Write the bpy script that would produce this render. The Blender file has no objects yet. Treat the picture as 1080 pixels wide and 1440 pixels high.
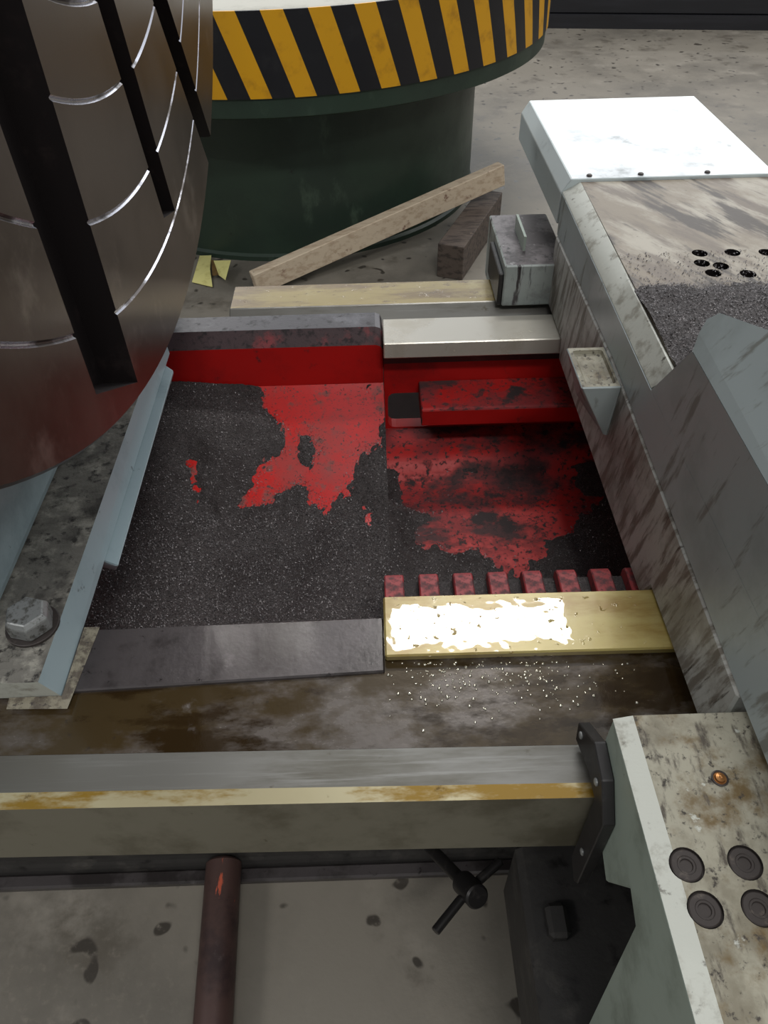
import bpy, bmesh, math, random
import numpy as np
from mathutils import Vector, Matrix, noise as mnoise

random.seed(7)
rng = np.random.default_rng(7)
scene = bpy.context.scene
COL = scene.collection

# ------------------------------------------------------------------ camera
FPX = 1040.0                       # focal length in pixels of a 1080 x 1440 frame
CAM = Vector((0.0, 0.0, 1.55))

def cam_axes(p, y, r):
    cp, sp, cy, sy, cr, sr = math.cos(p), math.sin(p), math.cos(y), math.sin(y), math.cos(r), math.sin(r)
    M = Matrix(((1, 0, 0), (0, 0, -1), (0, 1, 0)))
    Rz = Matrix(((cy, -sy, 0), (sy, cy, 0), (0, 0, 1)))
    Rx = Matrix(((1, 0, 0), (0, cp, -sp), (0, sp, cp)))
    Rr = Matrix(((cr, -sr, 0), (sr, cr, 0), (0, 0, 1)))
    return (Rr @ Rx @ (Rz @ M).transposed()).transposed()

MR = cam_axes(math.radians(44.85), math.radians(-0.5), math.radians(1.43))
cd = bpy.data.cameras.new('camera')
cam = bpy.data.objects.new('camera', cd)
COL.objects.link(cam)
cam.matrix_world = Matrix.Translation(CAM) @ MR.to_4x4()
cd.sensor_fit = 'VERTICAL'
cd.sensor_height = 36.0
cd.lens = 36.0 * FPX / 1440.0
cd.clip_start = 0.02
cd.clip_end = 200
scene.camera = cam

def ray(px, py):
    return MR @ Vector((px - 540, 720 - py, -FPX))

def on(ax, val, px, py):
    d = ray(px, py)
    return CAM + d * ((val - CAM[ax]) / d[ax])

def hit(px, py, f, t0=0.6, t1=3.0):
    d = ray(px, py).normalized()
    t = t0
    while t < t1:
        p = CAM + d * t
        if p.z < f(p.x, p.y):
            return p
        t += 0.004
    return CAM + d * t1

# ------------------------------------------------------------------ light
world = bpy.data.worlds.new('hall_air')
scene.world = world
world.use_nodes = True
bg = world.node_tree.nodes['Background']
bg.inputs[0].default_value = (0.92, 0.96, 1.0, 1)
bg.inputs[1].default_value = 0.66

def area(name, loc, sx, sy, watt, target=None, color=(1, 1, 1)):
    l = bpy.data.lights.new(name, 'AREA')
    l.shape = 'RECTANGLE'
    l.size, l.size_y, l.energy, l.color = sx, sy, watt, color
    o = bpy.data.objects.new(name, l)
    COL.objects.link(o)
    o.location = loc
    if target is not None:
        o.rotation_euler = (Vector(target) - Vector(loc)).to_track_quat('-Z', 'Z').to_euler()
    return o

# ceiling luminaires of the hall, one row over the aisle behind the machine, one over the machine
area('ceiling_lamp', (0.97, 4.45, 6.0), 1.76, 0.50, 130, color=(1.0, 0.98, 0.94))
for x in (-5.0, 7.0):
    area('ceiling_lamp', (x, 4.45, 6.0), 1.76, 0.50, 130, color=(1.0, 0.98, 0.94))
for x in (-5.0, 1.0, 7.0):
    area('ceiling_lamp', (x, -2.5, 6.0), 1.76, 0.50, 140, color=(1.0, 0.98, 0.94))
for x in (-9.0, -3.5, 5.5):
    area('ceiling_lamp', (x, 11.0, 6.0), 1.76, 0.50, 130, color=(1.0, 0.98, 0.94))
# high daylight windows along the far wall of the hall
area('hall_windows', (3.0, 19.8, 6.6), 18.0, 4.6, 760, target=(3.0, 0.0, 6.0), color=(0.93, 0.97, 1.0))

scene.view_settings.view_transform = 'Standard'
scene.view_settings.look = 'None'
scene.view_settings.gamma = 1.0
scene.view_settings.use_curve_mapping = False
scene.view_settings.exposure = 0.0

# ------------------------------------------------------------------ materials
def lin(r, g, b):
    f = lambda v: (v / 255 / 12.92) if v / 255 <= 0.04045 else ((v / 255 + 0.055) / 1.055) ** 2.4
    return (f(r), f(g), f(b), 1.0)

class NT:
    def __init__(self, name):
        self.m = bpy.data.materials.new(name)
        self.m.use_nodes = True
        self.t = self.m.node_tree
        self.n = self.t.nodes
        self.b = self.n['Principled BSDF']
        self.co = self.n.new('ShaderNodeTexCoord').outputs['Object']
    def link(self, a, b):
        self.t.links.new(a, b)
    def mapped(self, scale=(1, 1, 1), rot=(0, 0, 0)):
        mp = self.n.new('ShaderNodeMapping')
        if any(rot):                       # turned, then stretched along the turned axes
            mp.vector_type = 'TEXTURE'
            scale = tuple(1.0 / v for v in scale)
        mp.inputs['Scale'].default_value = scale
        mp.inputs['Rotation'].default_value = rot
        self.link(self.co, mp.inputs['Vector'])
        return mp.outputs[0]
    def noise(self, scale, detail=4, rough=0.6, stretch=(1, 1, 1), rot=(0, 0, 0), dist=0.0):
        n = self.n.new('ShaderNodeTexNoise')
        n.inputs['Scale'].default_value = scale
        n.inputs['Detail'].default_value = detail
        n.inputs['Roughness'].default_value = rough
        n.inputs['Distortion'].default_value = dist
        self.link(self.mapped(stretch, rot), n.inputs['Vector'])
        return n.outputs['Fac']
    def ramp(self, fac, lo, hi):
        r = self.n.new('ShaderNodeMapRange')
        r.inputs['From Min'].default_value = lo
        r.inputs['From Max'].default_value = hi
        r.interpolation_type = 'SMOOTHSTEP'
        self.link(fac, r.inputs['Value'])
        return r.outputs[0]
    def mixc(self, fac, a, b):
        m = self.n.new('ShaderNodeMix')
        m.data_type = 'RGBA'
        if isinstance(fac, (int, float)):
            m.inputs[0].default_value = fac
        else:
            self.link(fac, m.inputs[0])
        for v, i in ((a, 6), (b, 7)):
            if isinstance(v, tuple):
                m.inputs[i].default_value = v
            else:
                self.link(v, m.inputs[i])
        return m.outputs[2]
    def mixf(self, fac, a, b):
        m = self.n.new('ShaderNodeMix')
        self.link(fac, m.inputs[0])
        for v, i in ((a, 2), (b, 3)):
            if isinstance(v, (int, float)):
                m.inputs[i].default_value = v
            else:
                self.link(v, m.inputs[i])
        return m.outputs[0]
    def math(self, op, a, b=0.0):
        m = self.n.new('ShaderNodeMath')
        m.operation = op
        for v, i in ((a, 0), (b, 1)):
            if isinstance(v, (int, float)):
                m.inputs[i].default_value = v
            else:
                self.link(v, m.inputs[i])
        return m.outputs[0]
    def bump(self, h, strength=0.2, dist=0.01):
        b = self.n.new('ShaderNodeBump')
        b.inputs['Strength'].default_value = strength
        b.inputs['Distance'].default_value = dist
        self.link(h, b.inputs['Height'])
        self.link(b.outputs[0], self.b.inputs['Normal'])
        return b.outputs[0]
    def set(self, col=None, rough=None, metal=None, coat=None, coat_rough=None, spec=None):
        for v, k in ((col, 'Base Color'), (rough, 'Roughness'), (metal, 'Metallic'), (coat, 'Coat Weight'), (coat_rough, 'Coat Roughness'), (spec, 'Specular IOR Level')):
            if v is None:
                continue
            if isinstance(v, (int, float, tuple)):
                self.b.inputs[k].default_value = v
            else:
                self.link(v, self.b.inputs[k])
        return self.m

def layered(name, base, rough, layers, metal=0.0, bump=None, coat=None, coat_rough=None, spec=None):
    """layers: (colour, roughness, noise scale, lo, hi, stretch, rotation)"""
    t = NT(name)
    c, r = base, rough
    for L in layers:
        col, ro, sc, lo, hi = L[:5]
        st = L[5] if len(L) > 5 else (1, 1, 1)
        rt = L[6] if len(L) > 6 else (0, 0, 0)
        k = t.ramp(t.noise(sc, L[7] if len(L) > 7 else 6, 0.65, st, rt), lo, hi)
        c = t.mixc(k, c, col)
        r = t.mixf(k, r, ro)
    if bump:
        t.bump(t.noise(bump[0], 4, 0.6, bump[3] if len(bump) > 3 else (1, 1, 1)), bump[1], bump[2])
    return t.set(c, r, metal, coat, coat_rough, spec)

M = {}
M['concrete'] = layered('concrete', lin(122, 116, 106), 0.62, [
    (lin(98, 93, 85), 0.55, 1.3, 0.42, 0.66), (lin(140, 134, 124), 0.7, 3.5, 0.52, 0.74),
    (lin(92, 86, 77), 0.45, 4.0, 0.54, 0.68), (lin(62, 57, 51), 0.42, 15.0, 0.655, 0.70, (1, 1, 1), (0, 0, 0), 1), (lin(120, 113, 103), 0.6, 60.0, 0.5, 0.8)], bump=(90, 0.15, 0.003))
M['red_paint'] = layered('red_paint', lin(178, 22, 20), 0.38, [
    (lin(140, 18, 18), 0.45, 9, 0.45, 0.75), (lin(60, 30, 32), 0.7, 24, 0.60, 0.74), (lin(40, 30, 31), 0.8, 8, 0.66, 0.78)], bump=(40, 0.08, 0.004))
M['red_dusty'] = layered('red_dusty_paint', lin(186, 34, 32), 0.5, [
    (lin(140, 46, 48), 0.7, 10, 0.40, 0.6), (lin(74, 50, 51), 0.8, 8, 0.46, 0.60, (0.6, 1, 1)), (lin(52, 44, 45), 0.85, 14, 0.56, 0.66), (lin(56, 46, 47), 0.85, 90, 0.52, 0.64)], bump=(160, 0.2, 0.002))
M['red_floor'] = layered('red_ramp_paint', lin(200, 30, 26), 0.28, [(lin(172, 44, 40), 0.4, 8, 0.44, 0.66), (lin(132, 62, 56), 0.6, 26, 0.54, 0.68), (lin(74, 52, 50), 0.7, 90, 0.58, 0.68), (lin(56, 46, 46), 0.7, 220, 0.58, 0.66)], bump=(40, 0.08, 0.004), coat=0.4, coat_rough=0.15)
M['red_mid'] = layered('red_paint_under_dust', lin(172, 26, 25), 0.42, [
    (lin(125, 46, 50), 0.7, 14, 0.52, 0.74), (lin(58, 38, 40), 0.8, 11, 0.60, 0.72), (lin(46, 34, 36), 0.85, 90, 0.62, 0.72)], bump=(120, 0.15, 0.002))
M['tooth_red'] = layered('tooth_red_paint', lin(150, 50, 54), 0.5, [(lin(84, 50, 53), 0.7, 45, 0.48, 0.64), (lin(44, 38, 40), 0.8, 130, 0.6, 0.7)], bump=(200, 0.2, 0.001))
M['chips'] = layered('metal_chip_bed', lin(70, 65, 65), 0.6, [(lin(112, 106, 106), 0.5, 320, 0.5, 0.72), (lin(36, 33, 34), 0.6, 210, 0.52, 0.68), (lin(58, 52, 52), 0.6, 9, 0.45, 0.65)], metal=0.25, bump=(420, 0.9, 0.004))
M['flake'] = layered('steel_flake', lin(104, 100, 101), 0.45, [(lin(150, 148, 150), 0.36, 300, 0.55, 0.7)], metal=0.55)
def oiled(name, base, layers):
    m = layered(name, base, 0.30, layers, metal=0.12, coat=1.0, coat_rough=0.02)
    t = NT.__new__(NT)
    t.m, t.t, t.n = m, m.node_tree, m.node_tree.nodes
    t.b = t.n['Principled BSDF']
    t.co = t.n.new('ShaderNodeTexCoord').outputs['Object']
    film = t.ramp(t.noise(85, 3, 0.55, (1, 1, 1)), 0.64, 0.80)
    wave = t.math('MULTIPLY', t.noise(22, 2, 0.5), 0.25)
    nb = t.bump(t.math('ADD', film, wave), 0.35, 0.004)
    t.link(nb, t.b.inputs['Coat Normal'])
    return m
M['gold_way'] = oiled('oiled_ground_way', lin(168, 152, 92), [
    (lin(134, 106, 40), 0.28, 9, 0.44, 0.70, (0.5, 1.8, 1)), (lin(186, 174, 128), 0.34, 6, 0.55, 0.75), (lin(108, 80, 26), 0.25, 40, 0.62, 0.74)])
M['gold_rear'] = oiled('oiled_rear_way', lin(146, 126, 60), [
    (lin(108, 82, 28), 0.28, 7, 0.44, 0.62, (0.5, 2.5, 1)), (lin(170, 156, 104), 0.34, 6, 0.52, 0.70), (lin(92, 66, 22), 0.25, 30, 0.58, 0.72, (0.6, 1.5, 1))])
M['gold_crest'] = layered('oiled_way_crest', lin(188, 178, 144), 0.24, [
    (lin(150, 118, 44), 0.14, 5, 0.48, 0.60, (1.0, 3, 3)), (lin(96, 72, 26), 0.12, 30, 0.62, 0.74)], metal=0.45, bump=(200, 0.05, 0.001), coat=0.5, coat_rough=0.08)
M['deck'] = layered('oily_steel_deck', lin(98, 91, 86), 0.30, [
    (lin(70, 57, 36), 0.18, 5.5, 0.42, 0.58, (1, 1.8, 1)), (lin(50, 37, 20), 0.14, 9, 0.48, 0.62, (0.7, 1.8, 1)), (lin(128, 122, 120), 0.36, 7, 0.62, 0.72), (lin(58, 50, 42), 0.2, 60, 0.62, 0.75)],
    metal=0.35, bump=(60, 0.08, 0.004), coat=0.5, coat_rough=0.08)
M['bridge_top'] = layered('dark_smeared_steel', lin(76, 71, 72), 0.38, [
    (lin(50, 45, 45), 0.30, 6, 0.44, 0.58), (lin(106, 101, 102), 0.4, 11, 0.60, 0.74), (lin(48, 44, 44), 0.22, 60, 0.6, 0.72)], metal=0.4, bump=(90, 0.15, 0.004), coat=0.35, coat_rough=0.1)
M['steel'] = layered('ground_steel', lin(122, 120, 115), 0.36, [
    (lin(92, 88, 79), 0.38, 5, 0.45, 0.68, (0.5, 2, 2)), (lin(84, 78, 66), 0.4, 22, 0.64, 0.74), (lin(140, 139, 135), 0.34, 40, 0.5, 0.8, (0.15, 3, 3))], metal=0.5, bump=(260, 0.05, 0.001, (0.1, 1, 1)))
M['steel_front'] = layered('stained_steel_face', lin(126, 122, 108), 0.42, [
    (lin(98, 93, 78), 0.45, 7, 0.45, 0.66), (lin(82, 74, 54), 0.4, 30, 0.66, 0.74)], metal=0.5, bump=(160, 0.06, 0.001))
M['silver'] = layered('bright_way', lin(190, 186, 176), 0.26, [(lin(172, 166, 152), 0.3, 8, 0.5, 0.7), (lin(140, 128, 104), 0.3, 30, 0.64, 0.76)], metal=0.2, bump=(120, 0.04, 0.002), coat=0.25, coat_rough=0.15)
M['rear_black'] = layered('grimy_rear_way', lin(66, 63, 67), 0.36, [(lin(96, 94, 99), 0.34, 9, 0.52, 0.68), (lin(40, 37, 39), 0.5, 50, 0.52, 0.7)], metal=0.3, bump=(140, 0.15, 0.002))
M['rear_bevel'] = layered('dusty_bevel', lin(66, 50, 53), 0.7, [(lin(128, 48, 52), 0.6, 12, 0.52, 0.68), (lin(38, 32, 34), 0.8, 70, 0.5, 0.66)], bump=(180, 0.25, 0.002))
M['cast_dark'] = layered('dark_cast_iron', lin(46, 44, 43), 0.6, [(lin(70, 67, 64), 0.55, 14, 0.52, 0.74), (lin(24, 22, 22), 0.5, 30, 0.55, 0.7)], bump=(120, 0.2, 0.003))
M['faceplate'] = layered('oily_faceplate_steel', lin(98, 87, 79), 0.34, [
    (lin(76, 64, 56), 0.28, 2.6, 0.42, 0.64), (lin(126, 116, 108), 0.32, 5, 0.58, 0.74), (lin(92, 74, 64), 0.32, 11, 0.66, 0.80)], metal=0.7, bump=(240, 0.03, 0.001))
M['groove'] = layered('bright_turned_groove', lin(190, 190, 200), 0.26, [(lin(96, 90, 88), 0.4, 7, 0.48, 0.6)], metal=1.0)
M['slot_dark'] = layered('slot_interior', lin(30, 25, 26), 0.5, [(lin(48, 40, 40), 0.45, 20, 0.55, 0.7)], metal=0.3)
M['grey_paint'] = layered('grey_machine_paint', lin(166, 176, 178), 0.36, [
    (lin(150, 159, 160), 0.42, 4, 0.46, 0.66), (lin(128, 131, 127), 0.5, 15, 0.56, 0.66, (1, 2.2, 0.35), (math.radians(12), 0, 0)), (lin(74, 74, 70), 0.5, 26, 0.66, 0.72, (1, 2.4, 0.3), (math.radians(12), 0, 0))], bump=(60, 0.05, 0.002))
M['blue_paint'] = layered('pale_blue_grey_paint', lin(150, 166, 172), 0.34, [(lin(130, 146, 152), 0.4, 6, 0.5, 0.7), (lin(98, 106, 108), 0.5, 40, 0.64, 0.74)], bump=(60, 0.05, 0.002))
M['green_grey'] = layered('pale_green_grey_paint', lin(158, 170, 160), 0.4, [(lin(132, 142, 132), 0.45, 9, 0.5, 0.7), (lin(90, 92, 82), 0.5, 40, 0.66, 0.74)], bump=(60, 0.05, 0.002))
M['grimy_side'] = layered('grimy_side_paint', lin(176, 176, 172), 0.42, [
    (lin(150, 147, 141), 0.5, 10, 0.45, 0.62), (lin(116, 110, 102), 0.5, 22, 0.46, 0.60, (1, 2.2, 0.35), (math.radians(12), 0, 0)), (lin(74, 68, 61), 0.5, 34, 0.60, 0.70, (1, 2.0, 0.3), (math.radians(12), 0, 0)), (lin(148, 148, 144), 0.5, 20, 0.66, 0.74)], bump=(90, 0.12, 0.003))
M['flange_top'] = layered('grime_crusted_flange', lin(108, 105, 99), 0.7, [(lin(146, 143, 134), 0.65, 30, 0.48, 0.64), (lin(42, 39, 37), 0.8, 55, 0.52, 0.66), (lin(52, 49, 46), 0.75, 8, 0.5, 0.7)], bump=(130, 0.4, 0.004))
M['grimy_top'] = layered('grimy_box_top', lin(112, 106, 108), 0.45, [(lin(70, 64, 66), 0.5, 14, 0.42, 0.58), (lin(160, 160, 160), 0.5, 18, 0.58, 0.68), (lin(50, 46, 47), 0.5, 50, 0.56, 0.68)], bump=(120, 0.2, 0.002))
M['block_top'] = layered('stained_block_paint', lin(158, 154, 138), 0.5, [
    (lin(122, 116, 100), 0.5, 11, 0.42, 0.60), (lin(104, 86, 54), 0.45, 13, 0.52, 0.66), (lin(76, 69, 60), 0.55, 30, 0.52, 0.66, (2.0, 0.7, 1)), (lin(188, 190, 182), 0.5, 20, 0.62, 0.67), (lin(58, 52, 46), 0.6, 110, 0.56, 0.68)], bump=(140, 0.15, 0.002))
M['worn_edge'] = layered('worn_pale_edge', lin(190, 192, 184), 0.5, [(lin(150, 148, 138), 0.55, 26, 0.5, 0.66), (lin(96, 92, 84), 0.6, 60, 0.62, 0.74)], bump=(110, 0.15, 0.002))
M['saddle_top'] = layered('smeared_saddle_top', lin(168, 161, 148), 0.5, [
    (lin(132, 121, 106), 0.5, 6, 0.40, 0.56, (0.6, 1.2, 1), (0, 0, -1.0)), (lin(112, 101, 90), 0.5, 7, 0.46, 0.58, (0.45, 1.7, 1), (0, 0, -1.05)), (lin(70, 62, 56), 0.5, 9, 0.52, 0.62, (0.4, 1.8, 1), (0, 0, -1.15)), (lin(60, 54, 50), 0.6, 150, 0.62, 0.74)], bump=(120, 0.12, 0.002))
M['drip_paint'] = layered('drip_stained_paint', lin(160, 168, 166), 0.4, [(lin(128, 132, 130), 0.45, 12, 0.48, 0.66), (lin(54, 50, 52), 0.4, 34, 0.55, 0.62, (1.6, 1.6, 0.16)), (lin(80, 76, 78), 0.4, 16, 0.58, 0.66, (1.4, 1.4, 0.3))], bump=(60, 0.05, 0.002))
M['white_paint'] = layered('glossy_white_paint', lin(224, 229, 232), 0.3, [(lin(186, 192, 196), 0.4, 6, 0.50, 0.66), (lin(150, 155, 158), 0.5, 12, 0.60, 0.74)], coat=0.25, coat_rough=0.15)
M['white_shaded'] = layered('shaded_white_paint', lin(190, 200, 202), 0.34, [(lin(160, 170, 172), 0.4, 9, 0.54, 0.7)])  # same white paint as the cover top, shade put into the colour
M['sealant'] = layered('dirty_sealant', lin(128, 122, 106), 0.6, [(lin(84, 76, 66), 0.6, 50, 0.42, 0.58), (lin(56, 50, 46), 0.6, 110, 0.55, 0.66)], bump=(150, 0.4, 0.003))
M['rubber'] = layered('black_rubber', lin(34, 32, 33), 0.5, [(lin(52, 50, 50), 0.5, 40, 0.52, 0.7)])
M['bolt'] = layered('dull_bolt_steel', lin(150, 152, 152), 0.42, [(lin(88, 86, 82), 0.5, 60, 0.48, 0.64), (lin(60, 56, 54), 0.5, 90, 0.58, 0.7)], metal=0.5)
M['screw_dark'] = layered('black_oxide_screw', lin(62, 56, 54), 0.5, [(lin(92, 84, 78), 0.45, 70, 0.55, 0.7)], metal=0.3, bump=(200, 0.1, 0.001))
M['brass'] = layered('brass', lin(176, 124, 76), 0.3, [(lin(120, 80, 48), 0.4, 100, 0.5, 0.7)], metal=0.8)
M['black'] = layered('matt_black', lin(22, 22, 27), 0.55, [(lin(34, 34, 40), 0.5, 3, 0.45, 0.7, (0.3, 1, 4))])
M['green_drum'] = layered('dark_green_paint', lin(44, 60, 49), 0.42, [(lin(38, 52, 43), 0.5, 3, 0.42, 0.62), (lin(70, 86, 72), 0.45, 6, 0.60, 0.76, (1, 1, 0.5)), (lin(30, 36, 32), 0.6, 22, 0.64, 0.76)], bump=(30, 0.05, 0.003))
M['ring_top'] = layered('pale_table_top', lin(176, 174, 164), 0.5, [(lin(150, 147, 137), 0.5, 5, 0.5, 0.7)])
M['wood_pale'] = layered('weathered_pale_wood', lin(206, 188, 164), 0.7, [(lin(182, 160, 136), 0.75, 9, 0.45, 0.65, (1, 5, 5)), (lin(128, 96, 80), 0.8, 20, 0.60, 0.72), (lin(96, 84, 72), 0.8, 30, 0.66, 0.75)], bump=(60, 0.2, 0.003, (0.3, 4, 4)))
M['wood_dark'] = layered('dark_oily_wood', lin(92, 80, 72), 0.7, [(lin(64, 55, 50), 0.75, 14, 0.45, 0.62, (1, 4, 4)), (lin(120, 106, 94), 0.8, 24, 0.64, 0.75)], bump=(60, 0.2, 0.003, (0.4, 4, 4)))
M['paper'] = layered('yellow_paper', lin(222, 214, 140), 0.6, [(lin(200, 190, 116), 0.6, 20, 0.5, 0.7)])
M['card'] = layered('brown_card', lin(120, 92, 50), 0.6, [(lin(86, 64, 36), 0.6, 20, 0.5, 0.7)])
M['pipe'] = layered('rusty_painted_pipe', lin(82, 62, 58), 0.42, [(lin(56, 42, 42), 0.5, 9, 0.45, 0.65), (lin(188, 88, 62), 0.6, 15, 0.62, 0.66, (2, 0.5, 2)), (lin(124, 112, 110), 0.4, 8, 0.62, 0.74)], metal=0.25, bump=(60, 0.15, 0.003))
M['handle'] = layered('dark_tool_steel', lin(46, 44, 44), 0.4, [(lin(74, 70, 68), 0.4, 40, 0.54, 0.7)], metal=0.5)
M['oil_drop_glint'] = layered('oil_drop_glint', lin(225, 220, 205), 0.16, [], metal=0.9)  # pale metallic colour stands in for the tiny lamp highlight on each drop

def hazard():
    t = NT('yellow_black_hazard_paint')
    s = t.n.new('ShaderNodeSeparateXYZ')
    t.link(t.co, s.inputs[0])
    ang = t.math('ARCTAN2', s.outputs[1], s.outputs[0])
    deg = t.math('MULTIPLY', ang, 180 / math.pi)
    # stripes lean: lower end shifted by 4.15 degrees over 0.263 m
    sh = t.math('MULTIPLY', s.outputs[2], 4.15 / 0.263)
    u = t.math('ADD', t.math('ADD', deg, sh), 360.0 + 90.2 - 0.0)
    w = t.math('FRACT', t.math('DIVIDE', u, 7.2))
    yel = t.math('LESS_THAN', w, 0.48)
    wear = t.ramp(t.noise(14, 6), 0.5, 0.75)
    ycol = t.mixc(wear, lin(218, 158, 22), lin(182, 128, 24))
    bcol = t.mixc(wear, lin(24, 23, 28), lin(36, 35, 38))
    return t.set(t.mixc(yel, bcol, ycol), 0.42)
M['hazard'] = hazard()

# ------------------------------------------------------------------ mesh helpers
def tag(o, label, cat=None, group=None, kind=None):
    o['label'] = label
    if cat:
        o['category'] = cat
    if group:
        o['group'] = group
    if kind:
        o['kind'] = kind
    return o

def thing(name, label, cat, loc, group=None):
    o = bpy.data.objects.new(name, None)
    COL.objects.link(o)
    o.location = loc
    o.empty_display_size = 0.05
    return tag(o, label, cat, group)

def root_of(o):
    v = Vector((0, 0, 0))
    while o is not None:
        v += o.location
        o = o.parent
    return v

def mk(name, verts, faces, mats, parent=None, midx=None, smooth=False, bevel=0.0, origin=None, seg=1):
    """verts in world coordinates; stored relative to the parent (or the given origin)"""
    org = root_of(parent) if parent is not None else Vector(origin or (0, 0, 0))
    me = bpy.data.meshes.new(name)
    me.from_pydata([tuple(Vector(v) - org) for v in verts], [], faces)
    bm = bmesh.new()
    bm.from_mesh(me)
    if midx is not None:
        bm.faces.ensure_lookup_table()
        for f, i in zip(bm.faces, midx):
            f.material_index = i
    bmesh.ops.recalc_face_normals(bm, faces=bm.faces)
    if bevel:
        es = [e for e in bm.edges if len(e.link_faces) == 2 and e.calc_face_angle(0) > 0.35]
        bmesh.ops.bevel(bm, geom=es, offset=bevel, segments=seg, affect='EDGES', profile=0.6, clamp_overlap=True)
    bm.to_mesh(me)
    bm.free()
    if smooth:
        for p in me.polygons:
            p.use_smooth = True
        try:
            me.set_sharp_from_angle(angle=math.radians(35))
        except Exception:
            pass
    if isinstance(mats, str):
        mats = [mats]
    for k in mats:
        me.materials.append(M[k])
    o = bpy.data.objects.new(name, me)
    COL.objects.link(o)
    if parent is not None:
        o.parent = parent
    else:
        o.location = org
    return o

HEX = [(0, 3, 2, 1), (4, 5, 6, 7), (0, 1, 5, 4), (1, 2, 6, 5), (2, 3, 7, 6), (3, 0, 4, 7)]
def hexa(name, p8, mats, parent=None, **k):
    return mk(name, p8, HEX, mats, parent, **k)

def box(name, x0, x1, y0, y1, z0, z1, mats, parent=None, **k):
    return hexa(name, [(x0, y0, z0), (x1, y0, z0), (x1, y1, z0), (x0, y1, z0), (x0, y0, z1), (x1, y0, z1), (x1, y1, z1), (x0, y1, z1)], mats, parent, **k)

def loft(name, A, B, mats, parent=None, midx=None, **k):
    """solid between two closed outlines of equal length (3-D points)"""
    n = len(A)
    vs = list(A) + list(B)
    fs = [(i, (i + 1) % n, n + (i + 1) % n, n + i) for i in range(n)] + [tuple(range(n))[::-1], tuple(range(n, 2 * n))]
    return mk(name, vs, fs, mats, parent, midx=(list(midx) + [0, 0]) if midx else None, **k)

def xprism(name, yz, x0, x1, mats, parent=None, **k):
    return loft(name, [(x0, y, z) for y, z in yz], [(x1, y, z) for y, z in yz], mats, parent, **k)

def ring_pts(c, ax, r, n, ph=0.0):
    ax = Vector(ax).normalized()
    u = ax.orthogonal().normalized()
    w = ax.cross(u)
    return [Vector(c) + (u * math.cos(2 * math.pi * i / n + ph) + w * math.sin(2 * math.pi * i / n + ph)) * r for i in range(n)]

def lathe(name, c, ax, prof, n, mats, parent=None, midx=None, caps=True, **k):
    """prof: (distance along axis, radius) pairs"""
    ax = Vector(ax).normalized()
    vs, fs, mi = [], [], []
    for d, r in prof:
        vs += ring_pts(Vector(c) + ax * d, ax, max(r, 1e-5), n)
    for j in range(len(prof) - 1):
        for i in range(n):
            fs.append((j * n + i, j * n + (i + 1) % n, (j + 1) * n + (i + 1) % n, (j + 1) * n + i))
            mi.append(midx[j] if midx else 0)
    if caps:
        fs.append(tuple(range(n))[::-1])
        fs.append(tuple(range((len(prof) - 1) * n, len(prof) * n)))
        mi += [midx[0] if midx else 0, midx[-1] if midx else 0]
    return mk(name, vs, fs, mats, parent, midx=mi, **k)

def tube(name, p0, p1, r, mats, parent=None, n=20, **k):
    d = (Vector(p1) - Vector(p0))
    e = min(r * 0.15, d.length * 0.1)
    return lathe(name, p0, d, [(0, r - e), (e, r), (d.length - e, r), (d.length, r - e)], n, mats, parent, smooth=True, **k)

def carve(o, cutter):
    """apply a boolean difference and drop the cutter"""
    m = o.modifiers.new('cut', 'BOOLEAN')
    m.operation = 'DIFFERENCE'
    m.solver = 'EXACT'
    m.object = cutter
    bpy.context.view_layer.update()
    ev = o.evaluated_get(bpy.context.evaluated_depsgraph_get())
    me = bpy.data.meshes.new_from_object(ev)
    o.modifiers.clear()
    o.data = me
    old = cutter.data
    bpy.data.objects.remove(cutter)
    bpy.data.meshes.remove(old)
    return o

def fbm(x, y, s, seed=0.0, oct=4):
    v, a, f = 0.0, 0.5, s
    for _ in range(oct):
        v += a * mnoise.noise(Vector((x * f, y * f, seed)))
        a *= 0.5
        f *= 2.1
    return v

def poly_sd(pts, x, y):
    """signed distance to polygon, negative inside"""
    d = 1e9
    inside = False
    n = len(pts)
    for i in range(n):
        ax, ay = pts[i]
        bx, by = pts[(i + 1) % n]
        vx, vy = bx - ax, by - ay
        t = max(0, min(1, ((x - ax) * vx + (y - ay) * vy) / (vx * vx + vy * vy + 1e-12)))
        d = min(d, math.hypot(x - ax - vx * t, y - ay - vy * t))
        if (ay > y) != (by > y) and x < (bx - ax) * (y - ay) / (by - ay) + ax:
            inside = not inside
    return -d if inside else d

# ------------------------------------------------------------------ the hall floor
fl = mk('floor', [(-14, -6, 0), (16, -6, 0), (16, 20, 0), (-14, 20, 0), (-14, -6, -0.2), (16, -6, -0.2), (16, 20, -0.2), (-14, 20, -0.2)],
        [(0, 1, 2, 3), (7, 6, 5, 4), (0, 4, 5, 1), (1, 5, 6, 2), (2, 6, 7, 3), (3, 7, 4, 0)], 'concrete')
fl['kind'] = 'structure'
M['hall_wall'] = layered('painted_hall_wall', lin(150, 152, 150), 0.7, [(lin(130, 131, 128), 0.7, 0.6, 0.45, 0.7)])
for nm, v in (('wall_left', (-14.2, -14, -6, 20)), ('wall_right', (16, 16.2, -6, 20)), ('wall_back', (-14.2, 16.2, 20, 20.2)), ('wall_front', (-14.2, 16.2, -6.2, -6))):
    w = box(nm, v[0], v[1], v[2], v[3], 0.0, 8.0, ['hall_wall'], None)
    w['kind'] = 'structure'

# ------------------------------------------------------------------ lathe bed
bed = thing('lathe_bed', 'heavy lathe bed with oiled steel ways around a red chip pit', 'lathe bed', (0.1, 0.95, 0.0))
XL, XR = -1.10, 1.45

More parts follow.
